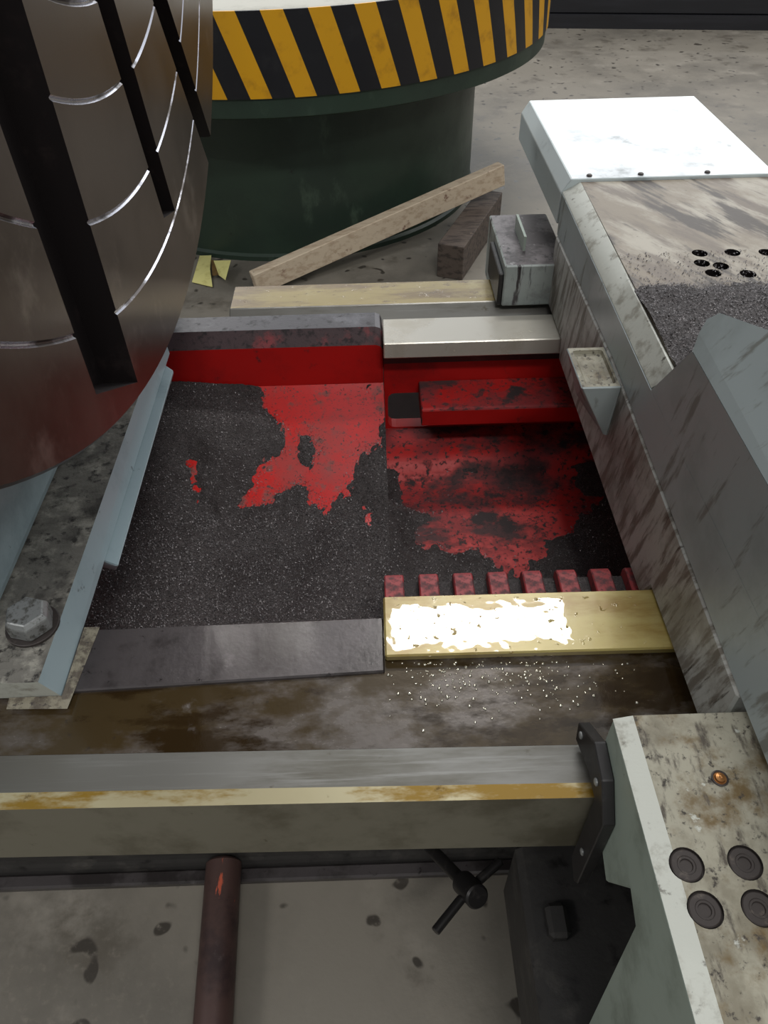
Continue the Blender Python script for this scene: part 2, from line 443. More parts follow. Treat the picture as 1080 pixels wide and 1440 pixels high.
def edge(a, b, z):
    """a bed edge seen from pixel a to pixel b at height z, as points at both bed ends"""
    p, q = on(2, z, *a), on(2, z, *b)
    s = (q.y - p.y) / (q.x - p.x)
    return lambda x: p.y + s * (x - p.x)

eB = edge((0, 1139), (860, 1121), 0.75)
eC = edge((0, 1115), (860, 1100), 0.75)
eD = edge((0, 1063), (840, 1047), 0.728)
eG0 = edge((540, 923), (935, 912), 0.75)
eG1 = edge((540, 838), (905, 828), 0.75)
eL0 = edge((130, 970), (530, 945), 0.737)
eL1 = edge((135, 885), (540, 868), 0.737)

def prof_front(x):
    return [(x, eB(x), 0.75), (x, eC(x), 0.75), (x, eD(x), 0.728), (x, eD(x) + 0.02, 0.60), (x, eB(x) + 0.008, 0.60), (x, eB(x) - 0.004, 0.625)]
loft('front_way', prof_front(XL), prof_front(XR), ['steel', 'gold_crest', 'steel_front', 'cast_dark'], bed, midx=[1, 0, 3, 3, 2, 2])
def deck_prof(x):
    return [(x, eD(x) + 0.0005, 0.7275), (x, eG0(x) + 0.012, 0.7335), (x, 0.60, 0.7335), (x, 0.60, 0.60), (x, eD(x) + 0.021, 0.60)]
loft('way_deck', deck_prof(XL), deck_prof(XR), ['deck'], bed)
XG = on(2, 0.75, 540, 880).x
def gold_prof(x):
    return [(x, eG0(x), 0.75), (x, eG1(x), 0.75), (x, eG1(x), 0.675), (x, eG0(x) + 0.004, 0.7335)]
loft('inner_way', gold_prof(XG), gold_prof(XR), ['gold_way'], bed, bevel=0.0025)
def left_prof(x):
    return [(x, eL0(x), 0.7375), (x, eL1(x), 0.7375), (x, eL1(x), 0.60), (x, eL0(x), 0.725)]
loft('gap_bridge', left_prof(XL), left_prof(XG - 0.0008), ['bridge_top'], bed, bevel=0.002)
# body below the front ways and its foot on the floor
xprism('front_body', [(0.56, 0.60), (0.56, 0.06), (0.552, 0.04), (0.552, 0.0), (0.66, 0.0), (0.60, 0.60)], XL, XR, ['cast_dark'], bed, bevel=0.006)
box('foot_strip', XL, XR, 0.525, 0.5515, 0.0, 0.020, ['bridge_top'], bed, bevel=0.004)
# red casting: front wall of the pit
box('pit_front_casting', XL, XR, 0.6005, 0.62, 0.15, 0.675, ['red_mid'], bed)
XS = 0.017                                           # step between the upper and the lower bay

def zl(x, y):                                        # ramp of the upper bay
    pts = [(0.60, 0.468), (0.95, 0.478), (1.05, 0.497), (1.12, 0.53), (1.22, 0.59), (1.29, 0.622), (1.315, 0.640)]
    z = float(np.interp(y, [p[0] for p in pts], [p[1] for p in pts]))
    return z + 0.012 * math.exp(-((x + 0.42) / 0.08) ** 2)
def zr(x, y):                                        # floor of the lower bay
    pts = [(0.62, 0.452), (1.13, 0.452), (1.165, 0.456), (1.19, 0.466), (1.205, 0.486), (1.225, 0.499), (1.25, 0.504), (1.32, 0.505)]
    return float(np.interp(y, [p[0] for p in pts], [p[1] for p in pts]))

def floor_grid(name, f, x0, x1, y0, y1, nx, ny, mats, thick=0.05):
    xs, ys = np.linspace(x0, x1, nx), np.linspace(y0, y1, ny)
    vs = [(x, y, f(x, y)) for y in ys for x in xs]
    k = len(vs)
    vs += [(x, y, f(x, y) - thick) for y in ys for x in xs]
    fs = []
    for j in range(ny - 1):
        for i in range(nx - 1):
            a = j * nx + i
            fs.append((a, a + 1, a + nx + 1, a + nx))
            fs.append((k + a, k + a + nx, k + a + nx + 1, k + a + 1))
    rim = [i for i in range(nx)] + [j * nx + nx - 1 for j in range(1, ny)] + [(ny - 1) * nx + i for i in range(nx - 2, -1, -1)] + [j * nx for j in range(ny - 2, 0, -1)]
    for a, b in zip(rim, rim[1:] + rim[:1]):
        fs.append((a, k + a, k + b, b))
    return mk(name, vs, fs, mats, bed, smooth=True)

floor_grid('upper_pit_bed', zl, -0.62, XS, 0.6205, 1.309, 12, 60, ['red_floor'], thick=0.10)
floor_grid('lower_pit_bed', zr, XS + 0.001, 0.50, 0.6205, 1.318, 4, 70, ['red_dusty'])
box('pit_cross_rib', 0.5005, 0.53, 0.6205, 1.309, 0.15, 0.70, ['red_mid'], bed)
box('pit_left_rib', -0.64, -0.6205, 0.6205, 1.309, 0.15, 0.72, ['red_mid'], bed)
# rear of the upper bay: grimy capped wall
zbk = 0.757
yb0, yb1 = on(2, zbk, 400, 463).y, on(2, zbk, 400, 439).y
rw = [(1.310, 0.15), (1.310, 0.728), (yb0, zbk), (yb1 - 0.012, zbk), (yb1, zbk - 0.012), (yb1, 0.15)]
def rounded_right(name, yz, x0, x1, mats, midx, r=0.014):
    A = [(x0, y, z) for y, z in yz]
    B = [(x1 - r, y, z) for y, z in yz]
    cy = sum(p[0] for p in yz) / len(yz)
    C2 = [(x1 - r * 0.3, cy + (y - cy) * 0.985, z - (0.004 if z > 0.7 else 0)) for y, z in yz]
    D = [(x1, cy + (y - cy) * 0.93, z - (0.013 if z > 0.7 else 0)) for y, z in yz]
    n = len(yz)
    vs = A + B + C2 + D
    fs, mi = [], []
    for s in range(3):
        for i in range(n):
            fs.append((s * n + i, s * n + (i + 1) % n, (s + 1) * n + (i + 1) % n, (s + 1) * n + i))
            mi.append(midx[i])
    fs += [tuple(range(n))[::-1], tuple(range(3 * n, 4 * n))]
    mi += [0, 0]
    return mk(name, vs, fs, mats, bed, midx=mi)
rounded_right('rear_casting', rw, -0.90, XS, ['red_paint', 'rear_bevel', 'rear_black'], [0, 1, 2, 2, 2, 0])
# rear way and the web below it, right of the gap
ys0, ys1 = on(2, 0.75, 660, 480).y, on(2, 0.75, 660, 445).y
xprism('rear_way', [(ys0, 0.75), (ys1, 0.75), (ys1, 0.69), (ys0, 0.715)], XS + 0.0015, XR, ['silver'], bed, bevel=0.002)
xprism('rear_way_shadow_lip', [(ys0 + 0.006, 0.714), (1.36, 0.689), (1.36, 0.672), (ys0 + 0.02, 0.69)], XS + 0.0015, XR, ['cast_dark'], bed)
ox0, ox1, oz0, oz1 = 0.026, 0.125, 0.507, 0.600
web = xprism('web', [(1.3195, 0.15), (1.3195, 0.688), (1.35, 0.688), (1.35, 0.15)], XS + 0.0015, XR, ['red_paint'], bed)
cut = box('cutter', ox0, ox1, 1.25, 1.45, oz0, oz1, ['red_paint'], bed, bevel=0.018, seg=3)
carve(web, cut)
zrib = on(1, 1.3195, 600, 535).z
yrib = on(2, zrib, 600, 575).y
xrib = on(2, zrib, 593, 575).x
zrb = on(1, yrib, 600, 600).z
xprism('rib_block', [(1.319, zrb), (1.319, zrib), (yrib + 0.004, zrib - 0.002), (yrib, zrib - 0.005), (yrib + 0.002, zrb)], xrib, 0.50, ['red_dusty', 'red_paint'], bed, midx=[0, 0, 0, 1, 1], bevel=0.002)
# rear outer way: oiled bar that stops at the gap, sloping face towards the inner way
xg2 = on(2, 0.75, 326, 420).x
yg0, yg1 = on(2, 0.75, 500, 429).y, on(2, 0.75, 500, 398).y
xprism('rear_outer_way', [(yg0, 0.75), (yg1, 0.75), (yg1, 0.62), (ys1 + 0.016, 0.62), (ys1 + 0.016, 0.722)], xg2, XR, ['steel', 'gold_rear', 'cast_dark'], bed, midx=[1, 2, 2, 2, 0], bevel=0.002)
box('rear_body', 0.22, XR, ys1 + 0.01, yg1 - 0.01, 0.0, 0.6195, ['cast_dark'], bed)
box('added_rear_panel', xg2 + 0.01, 0.50, 1.70, 1.715, 0.0, 0.56, ['grey_paint'], bed)  # added panel behind the web opening, hides the brightly lit floor beyond
box('rear_foot', -0.90, XR, 1.315, 1.36, 0.0, 0.149, ['cast_dark'], bed)
# rack teeth behind the inner way
zt = 0.70
x0t, x6t = on(2, zt, 554, 815).x, on(2, zt, 848, 812).x
pitch = (x6t - x0t) / 6
ybk = on(2, zt, 700, 798).y
box('rack_bar', XG, 0.50, 0.6505, ybk - 0.004, 0.60, 0.676, ['chips'], bed)
tooth_me = None
for i in range(8):
    xc = x0t + pitch * i
    w = 0.0145
    if tooth_me is None:
        yz = [(0.6505, 0.6765), (0.6505, zt), (ybk - 0.014, zt), (ybk - 0.005, zt - 0.004), (ybk, zt - 0.012), (ybk, 0.64), (ybk - 0.0035, 0.64), (ybk - 0.0035, 0.6765)]
        o = loft('rack_tooth', [(xc - w, y, z) for y, z in yz], [(xc + w, y, z) for y, z in yz], ['tooth_red'], bed, bevel=0.0025)
        tooth_me = o
    else:
        c = tooth_me.copy()
        COL.objects.link(c)
        c.location.x = pitch * i
# ------------------------------------------------------------------ swarf in the pit
def floor_poly(pix, f):
    return [(p.x, p.y) for p in (hit(a, b, f) for a, b in pix)]

bareL = [floor_poly(p, zl) for p in (
    [(372, 548), (420, 545), (536, 548), (537, 600), (536, 628), (505, 636), (492, 668), (494, 700), (466, 722), (432, 712), (405, 690), (380, 705), (338, 722), (330, 712), (352, 690), (372, 655), (392, 636), (396, 606), (376, 572)],
    [(266, 652), (273, 650), (283, 690), (290, 724), (280, 728), (272, 700)],
    [(514, 722), (521, 722), (522, 740), (514, 740)])]
holeL = [floor_poly(p, zl) for p in ([(422, 612), (436, 618), (440, 660), (428, 650)], [(412, 690), (424, 684), (430, 704), (416, 706)])]
bareR = [floor_poly(p, zr) for p in (
    [(565, 668), (604, 640), (660, 660), (700, 650), (800, 662), (830, 700), (800, 745), (760, 760), (745, 800), (690, 806), (660, 775), (612, 772), (590, 780), (562, 765), (552, 720)],
    [(600, 610), (800, 606), (812, 640), (700, 655), (590, 648)])]

def covL(x, y):
    s = min(poly_sd(p, x, y) for p in bareL)
    if s < 0:
        for h in holeL:
            s = max(s, -poly_sd(h, x, y))
    n = fbm(x, y, 18, 1.3) * 0.030 + fbm(x, y, 80, 4.1) * 0.022
    v = max(-0.008, min(0.015, (s + n) * 0.35))
    # the heap thins towards the top of the ramp
    if y > 1.22:
        v -= (y - 1.22) * 0.05
    return v
def covR(x, y):
    s = min(poly_sd(p, x, y) for p in bareR)
    n = fbm(x, y, 16, 7.7) * 0.06 + fbm(x, y, 70, 2.1) * 0.035
    v = max(-0.006, min(0.010, (s + n - 0.004) * 0.3))
    # the heap of the upper bay spills over the step
    e = max(0.0, 1.0 - (x - XS) / max(0.035, 0.10 + 0.12 * fbm(x, y, 9, 5.0))) * max(0.0, min(1.0, (1.13 - y) / 0.06))
    return max(v, min(v, 0.0) + e ** 1.5 * (zl(XS, y) + 0.016 - zr(x, y)))

def heap(name, f, cov, x0, x1, y0, y1, step, label, nflakes, size, mats, zmax=None):
    nx, ny = int((x1 - x0) / step) + 1, int((y1 - y0) / step) + 1
    xs, ys = np.linspace(x0, x1, nx), np.linspace(y0, y1, ny)
    H = np.zeros((ny, nx))
    V = np.zeros((ny, nx))
    for j, y in enumerate(ys):
        for i, x in enumerate(xs):
            c = cov(x, y)
            V[j, i] = c
            H[j, i] = f(x, y) + c + (abs(mnoise.noise(Vector((x * 160, y * 160, 0.5)))) * 0.0022 if c > 0 else 0)
    ox, oy, oz = (x0 + x1) / 2, (y0 + y1) / 2, float(H.min())
    vs = [(x, y, H[j, i]) for j, y in enumerate(ys) for i, x in enumerate(xs)]
    fs, mi = [], []
    for j in range(ny - 1):
        for i in range(nx - 1):
            if max(V[j, i], V[j + 1, i], V[j, i + 1], V[j + 1, i + 1]) > -0.002:
                a = j * nx + i
                fs.append((a, a + 1, a + nx + 1, a + nx))
                mi.append(0)
    # loose flakes on top, single triangles
    k = 0
    tries = 0
    while k < nflakes and tries < nflakes * 6:
        tries += 1
        x, y = x0 + random.random() * (x1 - x0), y0 + random.random() * (y1 - y0)
        i, j = int((x - x0) / (x1 - x0) * (nx - 1)), int((y - y0) / (y1 - y0) * (ny - 1))
        if V[j, i] < -0.0075 * random.random() ** 3:
            continue
        z = max(H[j, i], f(x, y)) + 0.0012
        s = size * (0.5 + random.random())
        a = random.random() * 6.283
        tx, ty = random.uniform(-1, 1) * 0.9, random.uniform(-1, 1) * 0.9
        b = len(vs)
        for da, l in ((0, 1.0), (2.3, 0.55), (3.9, 0.7)):
            dx, dy = math.cos(a + da) * s * l, math.sin(a + da) * s * l
            vs.append((x + dx, y + dy, z + dx * tx + dy * ty))
        fs.append((b, b + 1, b + 2))
        mi.append(1)
        k += 1
    me = bpy.data.meshes.new(name)
    me.from_pydata([(v[0] - ox, v[1] - oy, v[2] - oz) for v in vs], [], fs)
    me.polygons.foreach_set('material_index', mi)
    me.polygons.foreach_set('use_smooth', [m == 0 for m in mi])
    for m in mats:
        me.materials.append(M[m])
    o = bpy.data.objects.new(name, me)
    COL.objects.link(o)
    o.location = (ox, oy, oz)
    return tag(o, label, 'metal chips', kind='stuff')

heap('metal_chips', zl, covL, -0.60, XS + 0.0012, 0.622, 1.306, 0.0045, 'dark granular metal chips heaped on the ramp of the red pit', 42000, 0.0018, ['chips', 'flake'])
heap('metal_chips', zr, covR, XS + 0.0015, 0.498, 0.622, 1.20, 0.0050, 'thin scatter of dark metal chips on the lower red pit floor behind the teeth', 9000, 0.0018, ['chips', 'flake'])

# ------------------------------------------------------------------ headstock and faceplate
head = thing('headstock', 'pale blue-grey lathe headstock standing on a grime-covered bolted flange', 'headstock', (-0.72, 0.9, 0.738))
ZF = 0.79
fx_t, fx_b = -0.414, -0.406
flv = [(-1.08, 0.506, 0.738), (fx_b, 0.506, 0.738), (fx_b - 0.004, 1.285, 0.738), (-1.08, 1.285, 0.738),
       (-1.08, 0.494, ZF), (fx_t, 0.494, ZF), (fx_t, 1.285, ZF), (-1.08, 1.285, ZF)]
hexa('flange', flv, ['blue_paint', 'flange_top', 'worn_edge'], head, midx=[0, 1, 2, 0, 0, 0])
hexa('flange_lip', [(-0.45, 0.752, 0.712), (-0.398, 0.735, 0.712), (-0.402, 1.255, 0.712), (-0.45, 1.285, 0.712),
                    (-0.45, 0.752, 0.737), (-0.385, 0.722, 0.737), (-0.392, 1.225, 0.737), (-0.45, 1.285, 0.737)], ['blue_paint'], head, bevel=0.002)
box('body', -1.08, -0.497, 0.585, 1.70, ZF + 0.0005, 2.60, ['blue_paint'], head, bevel=0.015, seg=2)
mk('sealant', [(-0.47, 0.490, 0.7382), (-0.394, 0.488, 0.7382), (-0.384, 0.612, 0.7382), (-0.404, 0.612, 0.7382), (-0.404, 0.5045, 0.7382), (-0.47, 0.5045, 0.7382),
               (-0.47, 0.496, 0.740), (-0.399, 0.496, 0.740), (-0.394, 0.610, 0.7395), (-0.404, 0.610, 0.741), (-0.404, 0.5045, 0.742), (-0.47, 0.5045, 0.741)],
   [(0, 1, 7, 6), (1, 2, 8, 7), (2, 3, 9, 8), (3, 4, 10, 9), (4, 5, 11, 10), (5, 0, 6, 11), (6, 7, 10, 11), (7, 8, 9, 10), (5, 4, 1, 0), (4, 3, 2, 1)], ['sealant'], head)
bc = on(2, ZF + 0.028, 36, 862)
bolt = lathe('hex_bolt', (bc.x, bc.y, ZF + 0.0045), (0, 0, 1), [(0, 0.029), (0.020, 0.029), (0.027, 0.024)], 6, ['bolt'], head, bevel=0.0012)
lathe('washer', (bc.x, bc.y, ZF + 0.0004), (0, 0, 1), [(0, 0.033), (0.0035, 0.033), (0.004, 0.032)], 32, ['screw_dark'], bolt)

DX = 0.31
FY, FZ, FR = 3.505 * DX, 1.55 + 1.60 * DX, 3.57 * DX
plate = thing('faceplate', 'huge round steel faceplate with turned rings and dark jaw slots', 'faceplate', (-DX - 0.07, FY, FZ - FR))
prof, pm = [(-0.14, 0.002), (-0.14, FR - 0.008), (-0.132, FR), (-0.004, FR), (0.0, FR - 0.004)], [0, 0, 0, 0]
for rr in (3.19, 2.85, 2.47, 2.18, 1.83, 1.48, 1.13):
    r = rr * DX
    prof += [(0, r + 0.0030), (-0.0026, r + 0.0008), (-0.0026, r - 0.0008), (0, r - 0.0030)]
    pm += [0, 1, 1, 1]
prof += [(0, 0.16), (-0.02, 0.155), (-0.02, 0.002)]
pm += [0, 0, 0]
disc = lathe('disc', (-DX, FY, FZ), (1, 0, 0), prof, 224, ['faceplate', 'groove', 'slot_dark'], plate, midx=pm)
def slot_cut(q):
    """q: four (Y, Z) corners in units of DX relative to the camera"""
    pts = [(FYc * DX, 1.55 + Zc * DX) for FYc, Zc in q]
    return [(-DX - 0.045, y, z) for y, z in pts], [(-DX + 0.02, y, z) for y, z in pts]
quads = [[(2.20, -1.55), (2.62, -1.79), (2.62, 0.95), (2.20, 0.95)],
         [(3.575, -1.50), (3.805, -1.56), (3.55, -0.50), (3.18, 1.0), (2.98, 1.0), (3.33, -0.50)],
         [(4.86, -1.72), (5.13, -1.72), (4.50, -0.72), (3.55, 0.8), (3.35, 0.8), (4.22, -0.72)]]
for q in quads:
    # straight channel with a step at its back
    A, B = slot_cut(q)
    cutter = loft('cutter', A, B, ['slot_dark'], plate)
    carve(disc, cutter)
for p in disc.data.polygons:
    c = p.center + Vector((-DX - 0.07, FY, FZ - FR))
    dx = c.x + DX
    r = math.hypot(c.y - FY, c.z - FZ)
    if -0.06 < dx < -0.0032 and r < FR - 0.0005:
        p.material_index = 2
for p in disc.data.polygons:
    p.use_smooth = True
disc.data.set_sharp_from_angle(angle=math.radians(20))
tube('spindle_nose', (-0.496, FY, FZ), (-0.4505, FY, FZ), 0.20, ['steel'], plate, n=48)

# ------------------------------------------------------------------ carriage
car = thing('lathe_carriage', 'grey lathe carriage saddle with chip-strewn top straddling the bed', 'carriage', (0.6, 0.85, 0.752))
XC = 0.37
saddle = xprism('saddle_wing', [(0.405, 0.752), (0.64, 0.752), (0.66, 0.71), (1.262, 0.712), (1.27, 0.752), (1.43, 0.752), (1.43, 0.893), (0.98, 0.897), (0.405, 0.858)], XC, 0.86, ['grimy_side'], car, bevel=0.003)
# upper body: side wall and the sheet-metal flank that rises towards the operator
xprism('upper_body', [(0.12, 0.852), (0.405, 0.8605), (0.98, 0.8995), (1.43, 0.8955), (1.44, 0.972), (0.82, 0.955), (0.12, 0.952)], XC + 0.002, 0.86, ['grey_paint'], car)
xprism('flank_sheet', [(0.12, 0.9525), (0.815, 0.9555), (0.738, 1.066), (0.12, 1.056)], XC + 0.002, XC + 0.007, ['grey_paint'], car)
# chamfered edge strip and top
z0a, z0b, ztop = 0.956, 0.973, 0.992
e0, e1 = on(2, ztop, 946, 517), on(2, ztop, 820, 262)
xt0, xt1 = e0.x, e1.x
ns = 14
sv, sf = [], []
for i in range(ns + 1):
    t = i / ns
    ya, yb = 0.818 + (1.44 - 0.818) * t, 0.795 + (1.44 - 0.795) * t
    zl0 = 0.9585 + 0.0165 * t
    xa, xb = XC + 0.003, xt0 + (xt1 - xt0) * t
    sv += [(xa, ya, zl0 - 0.002), (xa + 0.001, ya, zl0), (xb - 0.002, yb, ztop - 0.0006), (xb, yb, ztop), (xb + 0.02, yb, 0.9735)]
    if i:
        a, b = (i - 1) * 5, i * 5
        sf += [(a + k, a + (k + 1) % 5, b + (k + 1) % 5, b + k) for k in range(5)]
sf += [tuple(range(5)), tuple(range(ns * 5, ns * 5 + 5))[::-1]]
mk('edge_strip', sv, sf, ['worn_edge'], car, smooth=True)
topp = hexa('saddle_top', [(xt0 + 0.001, 0.50, 0.974), (0.86, 0.50, 0.974), (0.86, 1.44, 0.974), (xt1 + 0.001, 1.44, 0.974),
                           (xt0 + 0.0005, 0.50, ztop), (0.86, 0.50, ztop), (0.86, 1.44, ztop), (xt1 + 0.0005, 1.44, ztop)], ['saddle_top', 'slot_dark'], car)
hv, hf = [], []
for px, py in ((984, 356), (1030, 355), (1078, 355), (987, 370), (1014, 374), (1052, 385), (1003, 384)):
    c = on(2, ztop, px, py)
    a = ring_pts((c.x, c.y, ztop - 0.012), (0, 0, 1), 0.0125, 20)
    b = [p + Vector((0, 0, 0.03)) for p in a]
    k = len(hv)
    hv += a + b
    hf += [(k + i, k + (i + 1) % 20, k + 20 + (i + 1) % 20, k + 20 + i) for i in range(20)] + [tuple(range(k, k + 20))[::-1], tuple(range(k + 20, k + 40))]
carve(topp, mk('cutter', hv, hf, ['slot_dark'], car))
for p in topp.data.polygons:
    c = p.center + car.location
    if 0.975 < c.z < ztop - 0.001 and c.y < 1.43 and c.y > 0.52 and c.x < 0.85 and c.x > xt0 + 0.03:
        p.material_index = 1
# white sheet cover at the far end of the saddle
cw = [on(2, ztop + 0.008, *p) for p in ((743, 140), (810, 257), (985, 133))]
yw0, yw1, xw1 = 1.4405, cw[0].y, cw[2].x
xw0 = (cw[0].x + cw[1].x) / 2
zw = ztop + 0.006
wv = [(XC, 0.912), (XC, 0.972), (xw0, zw), (xw1 - 0.015, zw), (xw1, 0.975), (xw1, 0.912)]
loft('end_cover', [(x, yw0, z) for x, z in wv], [(x, yw1, z) for x, z in wv], ['white_shaded', 'white_shaded', 'white_paint'], car, midx=[0, 1, 2, 0, 0, 0], bevel=0.0015)
for px, py in ((830, 250), (904, 250), (999, 248)):
    c = on(2, zw, px, py)
    sc = lathe('cover_screw', (c.x, max(c.y, yw0 + 0.012), zw + 0.0003), (0, 0, 1), [(0, 0.0055), (0.002, 0.0055), (0.0035, 0.0035)], 16, ['screw_dark'], car, smooth=True)
# folded guard above the flank
kf = math.tan(math.radians(62))
def fold_hit(px, py):
    d = ray(px, py)
    # plane z - 1.066 = kf (x - XC)
    t = (1.066 + kf * (CAM.x - XC) - CAM.z) / (d.z - kf * d.x)
    return CAM + d * t
g = [fold_hit(*p) for p in ((975, 494), (983, 468), (994, 449), (1012, 440), (1080, 464))]
dirx = (g[4] - g[3])
g5 = g[4] + dirx * 1.2
g5 = Vector((XC + (1.30 - 1.066) / kf, g5.y - 0.06, 1.30)) if g5.z > 1.30 else g5
outline = [Vector((XC + 0.002, 0.12, 1.057)), Vector((XC + 0.002, 0.737, 1.067))] + g[1:] + [g5, Vector((g5.x, 0.12, g5.z))]
nrm = Vector((kf, 0, -1)).normalized() * 0.005
loft('folded_guard', outline, [p + nrm for p in outline], ['grey_paint'], car)
# rear way wiper box
bz = on(1, 1.405, 711, 374).z
bx0, bx1 = on(1, 1.405, 711, 374).x, 0.52
xprism('rear_wiper_box', [(yg1 + 0.006, 0.7525), (yg1 + 0.006, 0.70), (1.66, 0.70), (1.66, bz - 0.004), (1.405, bz), (1.405, 0.7525)], bx0, XC + 0.03, ['drip_paint', 'grimy_top'], car, midx=[0, 0, 0, 1, 0, 0], bevel=0.003)
box('wiper_box_fin', bx0 + 0.045, bx0 + 0.050, 1.47, 1.58, bz - 0.003, bz + 0.03, ['green_grey'], car)
box('rear_wiper', bx0 - 0.010, bx0 - 0.0003, 1.41, 1.56, 0.7525, bz - 0.02, ['rubber'], car, bevel=0.002)
# stop block on the saddle flank: pocketed top over a tapering foot
sz = on(0, XC, 852, 487).z - 0.004
ys_b, ys_f = on(2, sz, 825, 488).y, on(2, sz, 838, 545).y
xs_l = on(2, sz, 806, 515).x
stop = hexa('stop_block', [(XC - 0.006, ys_f + 0.015, 0.79), (XC, ys_f + 0.01, 0.79), (XC, ys_b, 0.80), (XC - 0.03, ys_b, 0.80),
                           (xs_l, ys_f, sz), (XC, ys_f, sz), (XC, ys_b, sz), (xs_l, ys_b, sz)], ['grey_paint', 'worn_edge'], car, midx=[0, 1, 0, 0, 0, 0], bevel=0.002)
stop.data.materials[1] = M['block_top']
pk = box('cutter', xs_l + 0.008, XC - 0.006, ys_f + 0.009, ys_b - 0.009, sz - 0.008, sz + 0.02, ['block_top'], car, bevel=0.006, seg=2)
carve(stop, pk)
# front block with counterbored screws
ZB = 0.85
b00, b01 = on(2, ZB, 893, 1009), on(2, ZB, 961, 1300)
o00 = on(0, 0.235, 867, 1008)
XB = 0.238
lf = [on(0, XB, *p) for p in ((847, 1192), (852, 1240), (886, 1250), (893, 1300))]
yr = on(2, ZB, 960, 1004).y
yz = [(yr, ZB - 0.006), (yr, 0.79), (0.40, 0.757), (0.33, 0.757), (0.325, lf[0].z), (lf[1].y, lf[1].z), (lf[2].y, lf[2].z), (lf[3].y, lf[3].z), (lf[3].y - 0.03, 0.42), (0.04, 0.42), (0.04, ZB - 0.006)]
front = xprism('front_block', yz, XB, 0.36, ['green_grey'], car, bevel=0.002)
tp = hexa('block_top', [(XB, 0.04, ZB - 0.0055), (0.62, 0.04, ZB - 0.0055), (0.62, yr, ZB - 0.0055), (XB, yr, ZB - 0.0055),
                        (XB + 0.020, 0.04, ZB), (0.62, 0.04, ZB), (0.62, yr, ZB), (XB + 0.020, yr, ZB)], ['block_top', 'block_top', 'worn_edge', 'screw_dark'], car, midx=[0, 1, 0, 0, 0, 2])
xprism('front_body', [(0.04, 0.40), (0.04, ZB - 0.006), (yr, ZB - 0.006), (yr, 0.79), (0.40, 0.757), (0.33, 0.757), (0.32, 0.40)], 0.3605, 0.86, ['green_grey'], car)
scr = []
hv, hf = [], []
for px, py in ((966, 1216), (1048, 1213), (992, 1279), (1068, 1277)):
    c = on(2, ZB, px, py)
    scr.append(c)
    a = ring_pts((c.x, c.y, ZB - 0.004), (0, 0, 1), 0.0155, 28)
    b = [p + Vector((0, 0, 0.02)) for p in a]
    k = len(hv)
    hv += a + b
    hf += [(k + i, k + (i + 1) % 28, k + 28 + (i + 1) % 28, k + 28 + i) for i in range(28)] + [tuple(range(k, k + 28))[::-1], tuple(range(k + 28, k + 56))]
carve(tp, mk('cutter', hv, hf, ['screw_dark'], car))
for c in scr:
    lathe('cap_screw', (c.x, c.y, ZB - 0.0039), (0, 0, 1), [(0, 0.0142), (0.0022, 0.0142), (0.0032, 0.013), (0.0032, 0.0085), (0.0024, 0.0078), (0.0024, 0.006), (0.0008, 0.0055), (0.0008, 0.0001)], 28, ['screw_dark'], car, smooth=True)
c = on(2, ZB, 1012, 1095)
nip = lathe('oil_nipple', (c.x, c.y, ZB + 0.0002), (0, 0, 1), [(0, 0.0082), (0.0012, 0.0082), (0.0016, 0.0070), (0.0008, 0.0062), (0.0008, 0.0052), (0.003, 0.0045), (0.0035, 0.0015), (0.0028, 0.0002)], 24, ['brass', 'screw_dark'], car, midx=[1, 1, 1, 0, 0, 0, 0], smooth=True)
nip['label'] = 'small brass oil nipple'
# black wiper that follows the front way
WYZ = [(0.426, 0.737), (0.376, 0.7575), (0.345, 0.7575), (0.343, 0.60), (0.318, 0.585), (0.310, 0.60), (0.312, 0.765), (0.345, 0.800), (0.385, 0.806), (0.432, 0.765)]
wip = xprism('way_wiper', WYZ, XB - 0.014, XB - 0.0004, ['rubber'], car, bevel=0.0012)
wip['label'] = 'black rubber way wiper'
for y, z in ((0.415, 0.766), (0.352, 0.782), (0.325, 0.66)):
    lathe('wiper_screw', (XB - 0.0142, y, z), (-1, 0, 0), [(0, 0.0045), (0.0015, 0.0045), (0.0026, 0.003)], 14, ['bolt'], wip, smooth=True)
# drive housing under the carriage, in the dark below the front way
box('feed_housing', 0.19, 0.86, 0.14, 0.44, 0.20, 0.3995, ['cast_dark'], car, bevel=0.01)
box('housing_lug', 0.215, 0.245, 0.30, 0.345, 0.40, 0.425, ['cast_dark'], car, bevel=0.006)

# swarf on the saddle top
def zs(x, y):
    return ztop
pile = [(p.x, p.y) for p in (on(2, ztop, *q) for q in ((880, 405), (930, 400), (985, 404), (1040, 398), (1110, 395), (1200, 440), (1100, 520), (980, 560), (946, 530), (915, 470)))]
def covS(x, y):
    s = -poly_sd(pile, x, y)
    n = fbm(x, y, 14, 3.3) * 0.04 + fbm(x, y, 60, 8.1) * 0.016
    return max(-0.004, min(0.010, (s + n) * 0.22))
heap('metal_chips', zs, covS, xt0 + 0.004, 0.72, 0.745, 1.14, 0.0045, 'dark glittering metal chips piled on the saddle top beside the folded guard', 9000, 0.0018, ['chips', 'flake'])

